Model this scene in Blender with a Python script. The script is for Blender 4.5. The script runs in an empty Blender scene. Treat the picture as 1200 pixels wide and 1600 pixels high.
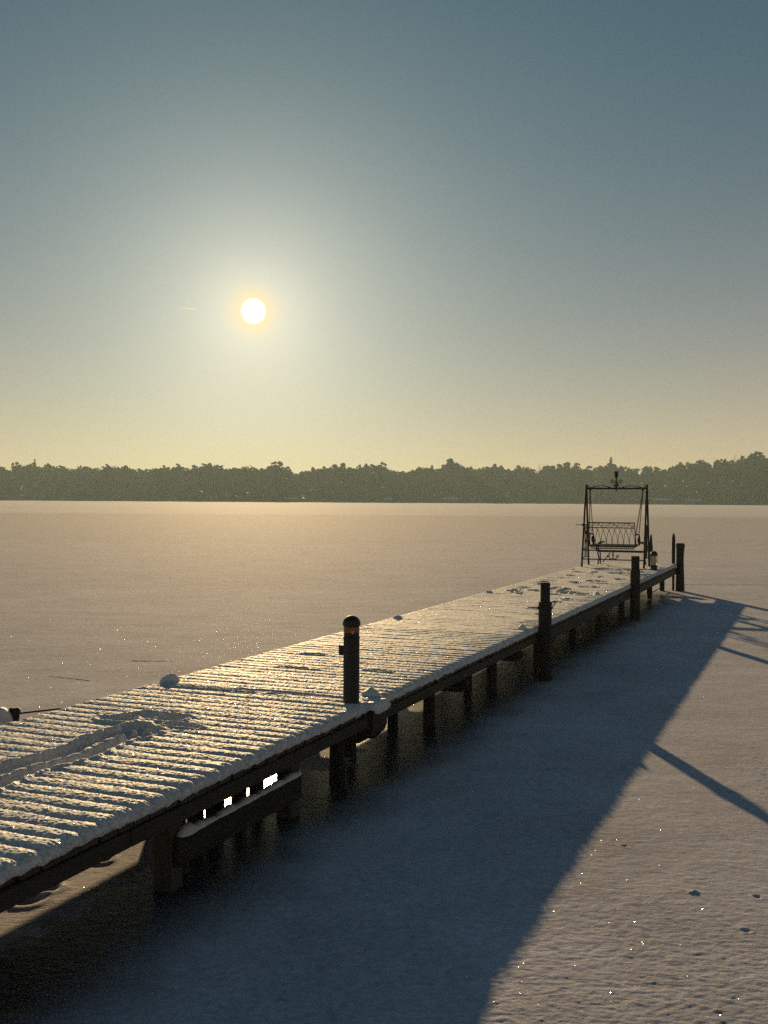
import bpy, math, random
import numpy as np
from mathutils import Matrix, Vector

random.seed(7)
rng = np.random.default_rng(11)
scene = bpy.context.scene
COL = scene.collection
R = math.radians

# ------------------------------------------------------------------ camera
F_PX, CAM_H = 1650.0, 2.4
pitch, roll = math.atan(20.0 / F_PX), math.atan(7 / 1200)
fw = Vector((0, math.cos(pitch), -math.sin(pitch)))
u0 = Vector((0, math.sin(pitch), math.cos(pitch)))
r0 = Vector((1, 0, 0))
rt = math.cos(roll) * r0 + math.sin(roll) * u0
up = math.cos(roll) * u0 - math.sin(roll) * r0
cam_d = bpy.data.cameras.new('camera')
cam = bpy.data.objects.new('camera', cam_d)
COL.objects.link(cam)
cam_d.sensor_fit = 'VERTICAL'
cam_d.sensor_height = 36.0
cam_d.lens = 36.0 * F_PX / 1600.0
cam_d.clip_start, cam_d.clip_end = 0.05, 30000
cam.matrix_world = Matrix(((rt[0], up[0], -fw[0], 0), (rt[1], up[1], -fw[1], 0), (rt[2], up[2], -fw[2], CAM_H), (0, 0, 0, 1)))
scene.camera = cam

# ------------------------------------------------------------------ sky, sun, exposure
SUN_DIR = Vector((-0.12165, 0.97737, 0.17304)).normalized()
world = bpy.data.worlds.new('World')
scene.world = world
world.use_nodes = True
wn = world.node_tree
bg = wn.nodes['Background']
sky = wn.nodes.new('ShaderNodeTexSky')
sky.sky_type = 'NISHITA'
sky.sun_disc = False
sky.sun_elevation = R(9.965)
sky.sun_rotation = R(-7.095)
sky.air_density, sky.dust_density, sky.ozone_density = 1.0, 0.1, 2.0
gam = wn.nodes.new('ShaderNodeGamma')
gam.inputs[1].default_value = 0.8
wn.links.new(sky.outputs[0], gam.inputs[0])
# the sun's own disc and the aureole of thin frost haze around it
tc = wn.nodes.new('ShaderNodeTexCoord')
dot = wn.nodes.new('ShaderNodeVectorMath'); dot.operation = 'DOT_PRODUCT'
dot.inputs[1].default_value = SUN_DIR
wn.links.new(tc.outputs['Generated'], dot.inputs[0])
def wmath(op, a, b=None, clamp=False):
    n = wn.nodes.new('ShaderNodeMath'); n.operation = op; n.use_clamp = clamp
    for i, v in enumerate((a, b)):
        if v is None: continue
        if isinstance(v, (int, float)): n.inputs[i].default_value = v
        else: wn.links.new(v, n.inputs[i])
    return n.outputs[0]
ang = wmath('SQRT', wmath('MAXIMUM', wmath('MULTIPLY', wmath('SUBTRACT', 1.0, dot.outputs['Value']), 2.0), 0.0))
def glow(scale, power=1.0):
    return wmath('EXPONENT', wmath('MULTIPLY', wmath('POWER', wmath('DIVIDE', ang, scale), power), -1.0))
def wcol(fac, col):
    n = wn.nodes.new('ShaderNodeVectorMath'); n.operation = 'SCALE'
    n.inputs[0].default_value = col
    wn.links.new(fac, n.inputs['Scale'])
    return n.outputs[0]
def wadd(a, b):
    n = wn.nodes.new('ShaderNodeVectorMath'); n.operation = 'ADD'
    wn.links.new(a, n.inputs[0]); wn.links.new(b, n.inputs[1])
    return n.outputs[0]
tnt = wn.nodes.new('ShaderNodeVectorMath'); tnt.operation = 'MULTIPLY'
tnt.inputs[1].default_value = (0.50, 0.95, 0.93)
wn.links.new(gam.outputs[0], tnt.inputs[0])
tot = tnt.outputs[0]
tot = wadd(tot, wcol(glow(0.0092, 6.0), (160.0, 152.0, 132.0)))
tot = wadd(tot, wcol(glow(0.019, 2.6), (4.0, -0.4, -4.5)))
tot = wadd(tot, wcol(glow(0.042, 1.3), (2.0, 1.2, 0.2)))
tot = wadd(tot, wcol(glow(0.10, 1.0), (12.2, 10.9, 8.2)))
# the thin ground mist that pales the whole horizon alike
sepz = wn.nodes.new('ShaderNodeSeparateXYZ'); wn.links.new(tc.outputs['Generated'], sepz.inputs[0])
tot = wadd(tot, wcol(wmath('EXPONENT', wmath('MULTIPLY', wmath('MAXIMUM', sepz.outputs[2], 0.0), -8.0)), (11.2, 4.6, 2.3)))
wn.links.new(tot, bg.inputs[0])
bg.inputs[1].default_value = 0.05

sun_d = bpy.data.lights.new('sun', 'SUN')
sun_d.energy = 5.0
sun_d.angle = R(0.5)
sun_d.color = (1.0, 0.70, 0.35)
sun = bpy.data.objects.new('sun', sun_d)
COL.objects.link(sun)
sun.rotation_euler = SUN_DIR.to_track_quat('Z', 'Y').to_euler()

scene.view_settings.view_transform = 'Standard'
scene.view_settings.look = 'None'
scene.view_settings.gamma = 1.0
scene.view_settings.use_curve_mapping = False
scene.view_settings.exposure = 0.15
scene.render.engine = 'CYCLES'
scene.cycles.use_denoising = False
scene.cycles.max_bounces = 5
scene.cycles.volume_bounces = 0
scene.cycles.sample_clamp_indirect = 4.0

# ------------------------------------------------------------------ helpers
TH = math.atan2(-0.3779, 0.9259)                 # the pier's own frame: x across it, y along it
CN, SN = math.cos(TH), math.sin(TH)
def W(x, y, z=0.0):
    return Vector((x * CN - y * SN, x * SN + y * CN, z))

def tag(o, label=None, cat=None, group=None, kind=None):
    if label: o['label'] = label
    if cat: o['category'] = cat
    if group: o['group'] = group
    if kind: o['kind'] = kind
    return o

def link(name, me, m=None, parent=None, loc=None, rz=None):
    o = bpy.data.objects.new(name, me)
    COL.objects.link(o)
    if m is not None and me is not None and not me.materials:
        me.materials.append(m)
    if parent is not None: o.parent = parent
    if loc is not None: o.location = loc
    if rz is not None: o.rotation_euler = (0, 0, rz)
    return o

def empty(name, loc, rz=TH):
    return link(name, None, loc=loc, rz=rz)

def smooth_by_angle(me, flag=True):
    me.polygons.foreach_set('use_smooth', [flag] * len(me.polygons))

def grid_mesh(name, P, smooth=True):
    ny, nx, _ = P.shape
    me = bpy.data.meshes.new(name)
    me.vertices.add(ny * nx)
    me.vertices.foreach_set('co', P.reshape(-1).astype(np.float32))
    i = np.arange(ny * nx).reshape(ny, nx)
    q = np.stack([i[:-1, :-1], i[:-1, 1:], i[1:, 1:], i[1:, :-1]], -1).reshape(-1)
    nf = (ny - 1) * (nx - 1)
    me.loops.add(nf * 4)
    me.loops.foreach_set('vertex_index', q.astype(np.int32))
    me.polygons.add(nf)
    me.polygons.foreach_set('loop_start', np.arange(0, nf * 4, 4, dtype=np.int32))
    me.polygons.foreach_set('use_smooth', np.full(nf, smooth))
    me.update(calc_edges=True)
    return me

def quads_mesh(name, V):
    """V: (n,4,3) loose quads in one mesh"""
    n = V.shape[0]
    me = bpy.data.meshes.new(name)
    me.vertices.add(n * 4)
    me.vertices.foreach_set('co', V.reshape(-1).astype(np.float32))
    me.loops.add(n * 4)
    me.loops.foreach_set('vertex_index', np.arange(n * 4, dtype=np.int32))
    me.polygons.add(n)
    me.polygons.foreach_set('loop_start', np.arange(0, n * 4, 4, dtype=np.int32))
    me.update(calc_edges=True)
    return me

class MB:
    def __init__(s): s.v = []; s.f = []
    def add(s, vs, fs):
        b = len(s.v); s.v += [tuple(v) for v in vs]; s.f += [tuple(b + i for i in f) for f in fs]; return s
    def box(s, x0, x1, y0, y1, z0, z1, bev=0.0):
        if bev <= 0:
            return s.add([(x0,y0,z0),(x1,y0,z0),(x1,y1,z0),(x0,y1,z0),(x0,y0,z1),(x1,y0,z1),(x1,y1,z1),(x0,y1,z1)],
                         [(0,3,2,1),(4,5,6,7),(0,1,5,4),(1,2,6,5),(2,3,7,6),(3,0,4,7)])
        b = bev
        def ring(z, i):
            return [(x0+b+i,y0+i,z),(x1-b-i,y0+i,z),(x1-i,y0+b+i,z),(x1-i,y1-b-i,z),(x1-b-i,y1-i,z),(x0+b+i,y1-i,z),(x0+i,y1-b-i,z),(x0+i,y0+b+i,z)]
        rs = [ring(z0, b), ring(z0 + b, 0), ring(z1 - b, 0), ring(z1, b)]
        vs = sum(rs, []); fs = [tuple(range(7, -1, -1)), tuple(range(24, 32))]
        for k in range(3):
            for i in range(8):
                j = (i + 1) % 8
                fs.append((k*8+i, k*8+j, k*8+8+j, k*8+8+i))
        return s.add(vs, fs)
    def tube(s, pts, r, n=6, cap=True, squash=None):
        pts = [Vector(p) for p in pts]
        rr = r if isinstance(r, (list, tuple)) else [r] * len(pts)
        vs = []; prev = None
        for i, p in enumerate(pts):
            t = (pts[min(i+1, len(pts)-1)] - pts[max(i-1, 0)])
            if t.length < 1e-9: t = Vector((0, 0, 1))
            t.normalize()
            if prev is None:
                a = Vector((0, 0, 1)) if abs(t.z) < 0.9 else Vector((1, 0, 0))
            else: a = prev
            x = a - t * a.dot(t)
            if x.length < 1e-6: x = t.orthogonal()
            x.normalize(); y = t.cross(x); prev = x
            for k in range(n):
                w = 2 * math.pi * k / n
                vs.append(p + (x * math.cos(w) + y * math.sin(w)) * rr[i])
        fs = []
        for i in range(len(pts) - 1):
            for k in range(n):
                j = (k + 1) % n
                fs.append((i*n+k, i*n+j, (i+1)*n+j, (i+1)*n+k))
        if cap:
            fs.append(tuple(range(n-1, -1, -1))); fs.append(tuple((len(pts)-1)*n + k for k in range(n)))
        return s.add(vs, fs)
    def ring(s, c, rad, r, axis='z', n=14, m=6):
        pts = []
        for k in range(n + 1):
            w = 2 * math.pi * k / n
            a, b = rad * math.cos(w), rad * math.sin(w)
            pts.append((c[0]+a, c[1]+b, c[2]) if axis == 'z' else (c[0]+a, c[1], c[2]+b) if axis == 'y' else (c[0], c[1]+a, c[2]+b))
        return s.tube(pts, r, m, cap=False)
    def lathe(s, prof, c=(0,0,0), n=20, wob=0.0, seed=0):
        rd = random.Random(seed)
        ph = [rd.uniform(0, 6.28) for _ in range(4)]
        vs = []; fs = []
        for (r, z) in prof:
            for k in range(n):
                w = 2 * math.pi * k / n
                q = r * (1 + wob * (math.sin(3*w + ph[0] + z*4) + 0.6*math.sin(7*w + ph[1] - z*7) + 0.5*math.sin(z*11 + ph[2])))
                vs.append((c[0] + q*math.cos(w), c[1] + q*math.sin(w), c[2] + z))
        for i in range(len(prof) - 1):
            for k in range(n):
                j = (k + 1) % n
                fs.append((i*n+k, i*n+j, (i+1)*n+j, (i+1)*n+k))
        fs.append(tuple(range(n-1, -1, -1))); fs.append(tuple((len(prof)-1)*n + k for k in range(n)))
        return s.add(vs, fs)
    def mesh(s, name, smooth=False, auto=False):
        me = bpy.data.meshes.new(name)
        me.from_pydata(s.v, [], s.f)
        me.update()
        if smooth:
            smooth_by_angle(me)
            if auto:
                me.set_sharp_from_angle(angle=R(38))
        return me
    def build(s, name, m, parent=None, smooth=False, auto=True, loc=None, rz=None):
        return link(name, s.mesh(name, smooth, auto), m, parent, loc, rz)

# ---- numpy gradient noise
def _h(ix, iy, seed):
    h = (ix.astype(np.int64) * 374761393 + iy.astype(np.int64) * 668265263 + seed * 1442695041) & 0xFFFFFFFF
    h = ((h ^ (h >> 13)) * 1274126177) & 0xFFFFFFFF
    h = (h ^ (h >> 16)) & 0xFFFFFFFF
    return h
def perlin(x, y, seed=0):
    x0 = np.floor(x); y0 = np.floor(y)
    fx = x - x0; fy = y - y0
    ux = fx*fx*fx*(fx*(fx*6-15)+10); uy = fy*fy*fy*(fy*(fy*6-15)+10)
    def g(dx, dy):
        a = _h(x0 + dx, y0 + dy, seed).astype(np.float64) * (2*math.pi / 4294967296.0)
        return np.cos(a) * (fx - dx) + np.sin(a) * (fy - dy)
    a = g(0, 0) * (1-ux) + g(1, 0) * ux
    b = g(0, 1) * (1-ux) + g(1, 1) * ux
    return (a * (1-uy) + b * uy) * 1.5
def sst(a, b, x):
    t = np.clip((x - a) / (b - a), 0, 1)
    return t*t*(3-2*t)

# ------------------------------------------------------------------ materials
def mat(name):
    m = bpy.data.materials.new(name); m.use_nodes = True
    nt = m.node_tree
    return m, nt, nt.nodes['Principled BSDF'], nt.nodes['Material Output']
class N:
    def __init__(s, nt): s.nt = nt
    def new(s, t, **k):
        n = s.nt.nodes.new(t)
        for a, v in k.items(): setattr(n, a, v)
        return n
    def math(s, op, a, b=None, c=None, clamp=False):
        n = s.new('ShaderNodeMath', operation=op, use_clamp=clamp)
        for i, v in enumerate((a, b, c)):
            if v is None: continue
            if isinstance(v, (int, float)): n.inputs[i].default_value = v
            else: s.nt.links.new(v, n.inputs[i])
        return n.outputs[0]
    def noise(s, vec, scale, detail=3.0, rough=0.55, dim='3D'):
        n = s.new('ShaderNodeTexNoise', noise_dimensions=dim)
        n.inputs['Scale'].default_value = scale; n.inputs['Detail'].default_value = detail
        n.inputs['Roughness'].default_value = rough
        if vec is not None: s.nt.links.new(vec, n.inputs['Vector'])
        return n.outputs[0]
    def ramp(s, fac, stops):
        n = s.new('ShaderNodeValToRGB')
        e = n.color_ramp.elements
        while len(e) < len(stops): e.new(0.5)
        for i, (p, c) in enumerate(stops):
            e[i].position = p; e[i].color = (c[0], c[1], c[2], 1)
        s.nt.links.new(fac, n.inputs[0])
        return n.outputs[0]
    def mapr(s, v, a, b, c=0.0, d=1.0, smooth=True):
        n = s.new('ShaderNodeMapRange', interpolation_type='SMOOTHSTEP' if smooth else 'LINEAR')
        for i, x in zip((1, 2, 3, 4), (a, b, c, d)): n.inputs[i].default_value = x
        s.nt.links.new(v, n.inputs[0])
        return n.outputs[0]
    def mixc(s, f, a, b):
        n = s.new('ShaderNodeMix', data_type='RGBA')
        for i, v in ((0, f), (6, a), (7, b)):
            if isinstance(v, (tuple, list)): n.inputs[i].default_value = (*v, 1)
            elif isinstance(v, (int, float)): n.inputs[i].default_value = v
            else: s.nt.links.new(v, n.inputs[i])
        return n.outputs[2]
    def scale(s, vec, sc):
        n = s.new('ShaderNodeVectorMath', operation='MULTIPLY')
        s.nt.links.new(vec, n.inputs[0]); n.inputs[1].default_value = sc
        return n.outputs[0]
    def bump(s, h, strength, dist, normal=None):
        n = s.new('ShaderNodeBump')
        n.inputs['Strength'].default_value = strength; n.inputs['Distance'].default_value = dist
        s.nt.links.new(h, n.inputs['Height'])
        if normal is not None: s.nt.links.new(normal, n.inputs['Normal'])
        return n.outputs[0]
    def pos(s): return s.new('ShaderNodeNewGeometry').outputs['Position']
    def obj(s): return s.new('ShaderNodeTexCoord').outputs['Object']
    def glints(s, pos, base_normal, size, share, tilt, seed):
        """one flat ice crystal per cell, its own tilt; only a share of the cells holds one"""
        nt = s.nt
        mp = s.new('ShaderNodeVectorMath', operation='ADD'); nt.links.new(pos, mp.inputs[0]); mp.inputs[1].default_value = (seed, seed * 1.7, 0)
        v = s.new('ShaderNodeTexVoronoi'); v.inputs['Scale'].default_value = 1.0 / size
        nt.links.new(mp.outputs[0], v.inputs['Vector'])
        wnz = s.new('ShaderNodeTexWhiteNoise', noise_dimensions='3D')
        nt.links.new(v.outputs['Position'], wnz.inputs['Vector'])
        sub = s.new('ShaderNodeVectorMath', operation='SUBTRACT'); nt.links.new(v.outputs['Color'], sub.inputs[0]); sub.inputs[1].default_value = (.5, .5, .5)
        sc = s.new('ShaderNodeVectorMath', operation='SCALE'); nt.links.new(sub.outputs[0], sc.inputs[0]); sc.inputs['Scale'].default_value = tilt
        ad = s.new('ShaderNodeVectorMath', operation='ADD'); nt.links.new(sc.outputs[0], ad.inputs[0]); nt.links.new(base_normal, ad.inputs[1])
        nm = s.new('ShaderNodeVectorMath', operation='NORMALIZE'); nt.links.new(ad.outputs[0], nm.inputs[0])
        on = s.math('MULTIPLY', s.math('LESS_THAN', wnz.outputs['Value'], share), s.math('LESS_THAN', v.outputs['Distance'], 0.33))
        g = s.new('ShaderNodeBsdfAnisotropic'); g.inputs['Roughness'].default_value = 0.22
        g.inputs['Color'].default_value = (0.5, 0.5, 0.5, 1)
        nt.links.new(nm.outputs[0], g.inputs['Normal'])
        return g.outputs[0], on

# snow that lies on the boards
snow_m, nt, P, OUT = mat('deck_snow')
n = N(nt); p = n.obj()
P.inputs['Roughness'].default_value = 0.64
P.inputs['Specular IOR Level'].default_value = 0.75
P.inputs['Sheen Weight'].default_value = 0.35
P.inputs['Sheen Roughness'].default_value = 0.45
c = n.noise(p, 30, 6, 0.8)
nt.links.new(n.ramp(c, [(0.40, (0.48, 0.48, 0.51)), (0.60, (0.84, 0.83, 0.86))]), P.inputs['Base Color'])
h = n.math('ADD', n.noise(p, 75, 4, 0.75), n.math('MULTIPLY', n.noise(p, 210, 2, 0.6), 0.5))
nb = n.bump(h, 0.22, 0.012)
nt.links.new(nb, P.inputs['Normal'])
tl = n.new('ShaderNodeBsdfTranslucent'); tl.inputs['Color'].default_value = (0.95, 0.92, 0.86, 1); nt.links.new(nb, tl.inputs['Normal'])
m0 = n.new('ShaderNodeMixShader'); m0.inputs[0].default_value = 0.12; nt.links.new(P.outputs[0], m0.inputs[1]); nt.links.new(tl.outputs[0], m0.inputs[2])
g, on = n.glints(p, nb, 0.008, 0.03, 1.3, 3.1)
mx = n.new('ShaderNodeMixShader'); nt.links.new(on, mx.inputs[0]); nt.links.new(m0.outputs[0], mx.inputs[1]); nt.links.new(g, mx.inputs[2])
nt.links.new(mx.outputs[0], OUT.inputs['Surface'])

# snow lumps, banks
lump_m, nt, P, OUT = mat('packed_snow')
n = N(nt); p = n.obj()
P.inputs['Base Color'].default_value = (0.66, 0.67, 0.69, 1); P.inputs['Roughness'].default_value = 0.6
nt.links.new(n.bump(n.noise(p, 70, 4, 0.7), 0.6, 0.012), P.inputs['Normal'])

# frozen lake: a thin dusting of frost on dark ice, bare where the deck kept the snow off
ice_m, nt, P, OUT = mat('frosted_ice')
n = N(nt); p = n.pos()
sx = n.new('ShaderNodeSeparateXYZ'); nt.links.new(p, sx.inputs[0])
pu = n.math('ADD', n.math('MULTIPLY', sx.outputs[0], CN), n.math('MULTIPLY', sx.outputs[1], SN))
pv = n.math('SUBTRACT', n.math('MULTIPLY', sx.outputs[1], CN), n.math('MULTIPLY', sx.outputs[0], SN))
big = n.noise(p, 0.9, 3)
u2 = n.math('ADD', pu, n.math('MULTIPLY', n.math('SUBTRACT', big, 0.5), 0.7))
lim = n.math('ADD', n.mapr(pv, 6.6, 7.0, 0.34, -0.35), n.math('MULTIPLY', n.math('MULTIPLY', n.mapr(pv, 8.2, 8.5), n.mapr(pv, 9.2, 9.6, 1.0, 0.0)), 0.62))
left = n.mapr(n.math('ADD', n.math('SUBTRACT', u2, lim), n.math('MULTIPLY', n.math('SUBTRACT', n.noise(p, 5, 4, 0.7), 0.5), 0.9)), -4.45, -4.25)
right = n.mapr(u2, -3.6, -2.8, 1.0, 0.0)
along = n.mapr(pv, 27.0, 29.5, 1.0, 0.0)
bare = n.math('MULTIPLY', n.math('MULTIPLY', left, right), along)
speck = n.noise(p, 62, 3, 0.65)
speck2 = n.mapr(speck, 0.57, 0.64)
tone = n.noise(p, 0.5, 11, 0.82)
far = n.noise(n.scale(p, (0.004, 0.035, 1)), 1.0, 4, 0.6)
fine = n.noise(n.scale(p, (0.7, 1, 1)), 22, 4, 0.75)
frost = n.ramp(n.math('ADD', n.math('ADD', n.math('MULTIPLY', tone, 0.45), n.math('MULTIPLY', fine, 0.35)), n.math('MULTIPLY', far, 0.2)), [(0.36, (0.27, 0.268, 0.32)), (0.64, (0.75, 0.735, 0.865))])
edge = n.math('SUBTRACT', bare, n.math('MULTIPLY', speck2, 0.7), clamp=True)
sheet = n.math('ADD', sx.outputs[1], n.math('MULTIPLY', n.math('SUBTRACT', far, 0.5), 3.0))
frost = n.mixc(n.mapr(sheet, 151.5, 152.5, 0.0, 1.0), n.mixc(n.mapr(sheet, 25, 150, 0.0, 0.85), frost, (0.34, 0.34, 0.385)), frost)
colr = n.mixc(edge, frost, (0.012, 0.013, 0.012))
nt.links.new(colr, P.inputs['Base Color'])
nt.links.new(n.math('SUBTRACT', 0.88, n.math('MULTIPLY', edge, 0.62)), P.inputs['Roughness'])
nt.links.new(n.math('ADD', 0.06, n.math('MULTIPLY', edge, 0.34)), P.inputs['Specular IOR Level'])
P.inputs['IOR'].default_value = 1.31
nt.links.new(n.math('MULTIPLY', n.math('SUBTRACT', 1.0, edge), 0.12), P.inputs['Sheen Weight'])
P.inputs['Sheen Roughness'].default_value = 0.5
h = n.math('ADD', n.math('ADD', n.noise(n.scale(p, (0.8, 1, 1)), 30, 3, 0.65), n.math('MULTIPLY', n.noise(p, 85, 3, 0.7), 0.6)), n.math('MULTIPLY', n.noise(n.scale(p, (0.6, 1, 1)), 1.6, 9, 0.8), 3.0))
bs = n.new('ShaderNodeBump'); bs.inputs['Distance'].default_value = 0.02
nt.links.new(n.math('SUBTRACT', 0.44, n.math('MULTIPLY', bare, 0.28)), bs.inputs['Strength'])
nt.links.new(h, bs.inputs['Height'])
nt.links.new(bs.outputs[0], P.inputs['Normal'])
up_n = n.new('ShaderNodeNewGeometry').outputs['True Normal']
dl = n.new('ShaderNodeVectorMath', operation='LENGTH'); nt.links.new(p, dl.inputs[0])
g1, on1 = n.glints(p, up_n, 0.006, 0.013, 2.4, 1.3)
on1 = n.math('MULTIPLY', on1, n.mapr(dl.outputs['Value'], 7, 26, 1.0, 0.0))
mx = n.new('ShaderNodeMixShader'); nt.links.new(on1, mx.inputs[0]); nt.links.new(P.outputs[0], mx.inputs[1]); nt.links.new(g1, mx.inputs[2])
nt.links.new(mx.outputs[0], OUT.inputs['Surface'])

def wood(name, c0, c1, rough=0.75, grain=(1, 0.06, 1), scale=34):
    m, nt, P, OUT = mat(name)
    n = N(nt); p = n.scale(n.obj(), grain)
    f = n.noise(p, scale, 5, 0.65)
    info = n.new('ShaderNodeObjectInfo').outputs['Random']
    f2 = n.math('ADD', n.math('MULTIPLY', f, 0.8), n.math('MULTIPLY', info, 0.2))
    nt.links.new(n.ramp(f2, [(0.3, c0), (0.7, c1)]), P.inputs['Base Color'])
    P.inputs['Roughness'].default_value = rough
    P.inputs['Specular IOR Level'].default_value = 0.3
    nt.links.new(n.bump(f, 0.5, 0.006), P.inputs['Normal'])
    return m
board_m = wood('weathered_board', (0.035, 0.028, 0.022), (0.085, 0.068, 0.052), grain=(0.06, 1, 1))
beam_m = wood('dark_beam', (0.016, 0.013, 0.010), (0.045, 0.036, 0.028), grain=(1, 0.05, 1))
post_m = wood('post_wood', (0.011, 0.0095, 0.008), (0.032, 0.027, 0.022), grain=(1, 1, 0.05))
pale_m = wood('pale_post_wood', (0.05, 0.044, 0.036), (0.10, 0.088, 0.072), grain=(1, 1, 0.05))

def metal(name, col, rough=0.45, metallic=0.6, rust=None):
    m, nt, P, OUT = mat(name)
    n = N(nt); p = n.obj()
    f = n.noise(p, 28, 4, 0.6)
    c2 = rust or tuple(x * 1.9 + 0.006 for x in col)
    nt.links.new(n.ramp(f, [(0.42, col), (0.72, c2)]), P.inputs['Base Color'])
    P.inputs['Roughness'].default_value = rough; P.inputs['Metallic'].default_value = metallic
    nt.links.new(n.bump(f, 0.2, 0.002), P.inputs['Normal'])
    return m
iron_m = metal('wrought_iron', (0.010, 0.010, 0.011), 0.7, 0.0, (0.025, 0.018, 0.014))
lamp_m = metal('lamp_body', (0.007, 0.007, 0.007), 0.6, 0.0, (0.012, 0.012, 0.012))
amber_m, nt, P, OUT = mat('amber_lens')
P.inputs['Base Color'].default_value = (0.20, 0.09, 0.03, 1); P.inputs['Roughness'].default_value = 0.3
P.inputs['Transmission Weight'].default_value = 0.15
grey_m, nt, P, OUT = mat('smoky_lens')
P.inputs['Base Color'].default_value = (0.45, 0.42, 0.38, 1); P.inputs['Roughness'].default_value = 0.22
P.inputs['Transmission Weight'].default_value = 0.6; P.inputs['IOR'].default_value = 1.2

def leafy(name, c0, c1):
    m, nt, P, OUT = mat(name)
    n = N(nt); p = n.obj()
    info = n.new('ShaderNodeObjectInfo').outputs['Random']
    f = n.math('ADD', n.math('MULTIPLY', n.noise(p, 0.35, 4), 0.7), n.math('MULTIPLY', info, 0.3))
    nt.links.new(n.ramp(f, [(0.3, c0), (0.7, c1)]), P.inputs['Base Color'])
    P.inputs['Roughness'].default_value = 0.8; P.inputs['Specular IOR Level'].default_value = 0.1
    return m
pine_m = leafy('pine_needles', (0.035, 0.052, 0.026), (0.07, 0.09, 0.045))
oak_m = leafy('brown_foliage', (0.06, 0.055, 0.035), (0.12, 0.10, 0.065))
bark_m = wood('bark', (0.05, 0.04, 0.032), (0.13, 0.10, 0.075), grain=(1, 1, 0.2), scale=3)
bush_m = leafy('undergrowth', (0.05, 0.05, 0.035), (0.12, 0.10, 0.07))
reed_m = leafy('dry_reed', (0.14, 0.11, 0.07), (0.24, 0.19, 0.12))
floor_m, nt, P, OUT = mat('snowy_forest_floor')
n = N(nt)
nt.links.new(n.ramp(n.noise(n.pos(), 0.25, 5, 0.65), [(0.50, (0.05, 0.045, 0.035)), (0.72, (0.40, 0.40, 0.42))]), P.inputs['Base Color'])
P.inputs['Roughness'].default_value = 0.9

# ------------------------------------------------------------------ the frozen lake
def ice_height(X, Y, step):
    """world-space relief of the frost crust; waves finer than the mesh are left to the material"""
    U = X * CN + Y * SN
    V = -X * SN + Y * CN
    Z = np.zeros_like(X)
    bare = sst(-4.5, -4.2, U) * sst(-2.7, -3.5, U) * (V < 29.5)
    for wl, amp, sd, ax in ((0.75, 0.004, 1, 0.6), (0.16, 0.0015, 2, 0.7), (0.06, 0.0022, 3, 0.6), (0.032, 0.0034, 4, 0.65), (0.021, 0.0024, 6, 0.8)):
        fade = np.clip(1.6 - 1.6 * step / (wl * 0.5), 0, 1)
        q = perlin(X / wl * ax, Y / wl, sd)
        Z += amp * q * fade * (1 - 0.75 * bare)
    dents = []
    for k in range(9):
        dents.append((-0.53 + 0.02 * k + 0.05 * (k % 2), 10.85 - 0.21 * k, 0.024, 0.006))
    dents += [(-0.30, 6.77, 0.022, 0.008), (-0.33, 6.21, 0.022, 0.007), (-4.33, 5.0, 0.075, 0.03), (-4.34, 5.18, 0.06, 0.03), (-4.36, 5.75, 0.05, 0.03),
              (-2.35, 6.9, 0.03, 0.006), (-1.2, 7.4, 0.02, 0.006)]
    for (du, dv, rr, dp) in dents:
        d2 = ((U - du) / rr) ** 2 + ((V - dv) / rr) ** 2
        Z -= dp * np.exp(-d2 * 1.2) - 0.4 * dp * np.exp(-(np.sqrt(d2) - 1.7) ** 2 * 3)
    for (du, dv, rr, dp) in [(-0.66, 6.70, 0.02, 0.015), (-0.685, 6.675, 0.014, 0.01)]:
        d2 = ((U - du) / rr) ** 2 + ((V - dv) / rr) ** 2
        Z += dp * np.exp(-d2 * 1.3)
    return Z

ys = [4.0]
while ys[-1] < 830:
    y = ys[-1]
    ys.append(y + max(0.0085, y * y / (2.4 * 1056) * 0.75))
    if y > 160: ys[-1] = y + 22
ys = np.array([-400, -60, -10, 0, 2.5, 3.4] + ys)
tcol = np.concatenate([[-900, -200, -60, -20, -8, -3, -1.5, -0.8, -0.6], np.linspace(-0.5, 0.5, 760), [0.6, 0.8, 1.5, 3, 8, 20, 60, 200, 900]])
wy = np.maximum(ys, 4.0) * 1.0 + 0.9
X = np.clip(tcol[None, :] * wy[:, None], -1200, 1200)
Y = np.repeat(ys[:, None], len(tcol), 1)
step = np.repeat(np.gradient(ys)[:, None], len(tcol), 1)
step = np.maximum(step, wy[:, None] / 760)
step[:6] = 9; step[:, :9] = 9; step[:, -9:] = 9
Zi = ice_height(X, Y, step)
Zi[:6] = 0; Zi[:, :8] = 0; Zi[:, -8:] = 0
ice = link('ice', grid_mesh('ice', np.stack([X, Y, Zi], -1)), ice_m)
tag(ice, kind='structure')

# long pressure cracks where two ice sheets lean on each other
def ridge(name, pts, w, hgt, seed):
    rd = random.Random(seed); V = []
    for i, (x, y) in enumerate(pts):
        a = Vector(pts[max(i-1, 0)]); b = Vector(pts[min(i+1, len(pts)-1)])
        t = (b - a).normalized(); nn = Vector((-t.y, t.x))
        hh = hgt * rd.uniform(0.3, 1.0); ww = w * rd.uniform(0.6, 1.2)
        V.append([(x + nn.x*ww*k, y + nn.y*ww*k, z) for k, z in ((-1, -0.012), (-0.5, hh*0.7), (0.0, hh), (0.6, hh*0.45), (1, -0.012))])
    return tag(link(name, grid_mesh(name, np.array(V)), ice_m), kind='structure')
rd = random.Random(4)
ridge('ice_ridge', [(-90 + 2.0*k + rd.uniform(-.5, .5), 152 + 2.5*math.sin(k*0.13) + rd.uniform(-.6, .6) - k*0.02) for k in range(95)], 0.9, 0.04, 1)
ridge('ice_ridge', [(8.0 + 0.35*k, 30.4 - 0.012*k + rd.uniform(-.05, .05)) for k in range(40)], 0.05, 0.006, 2)
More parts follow.
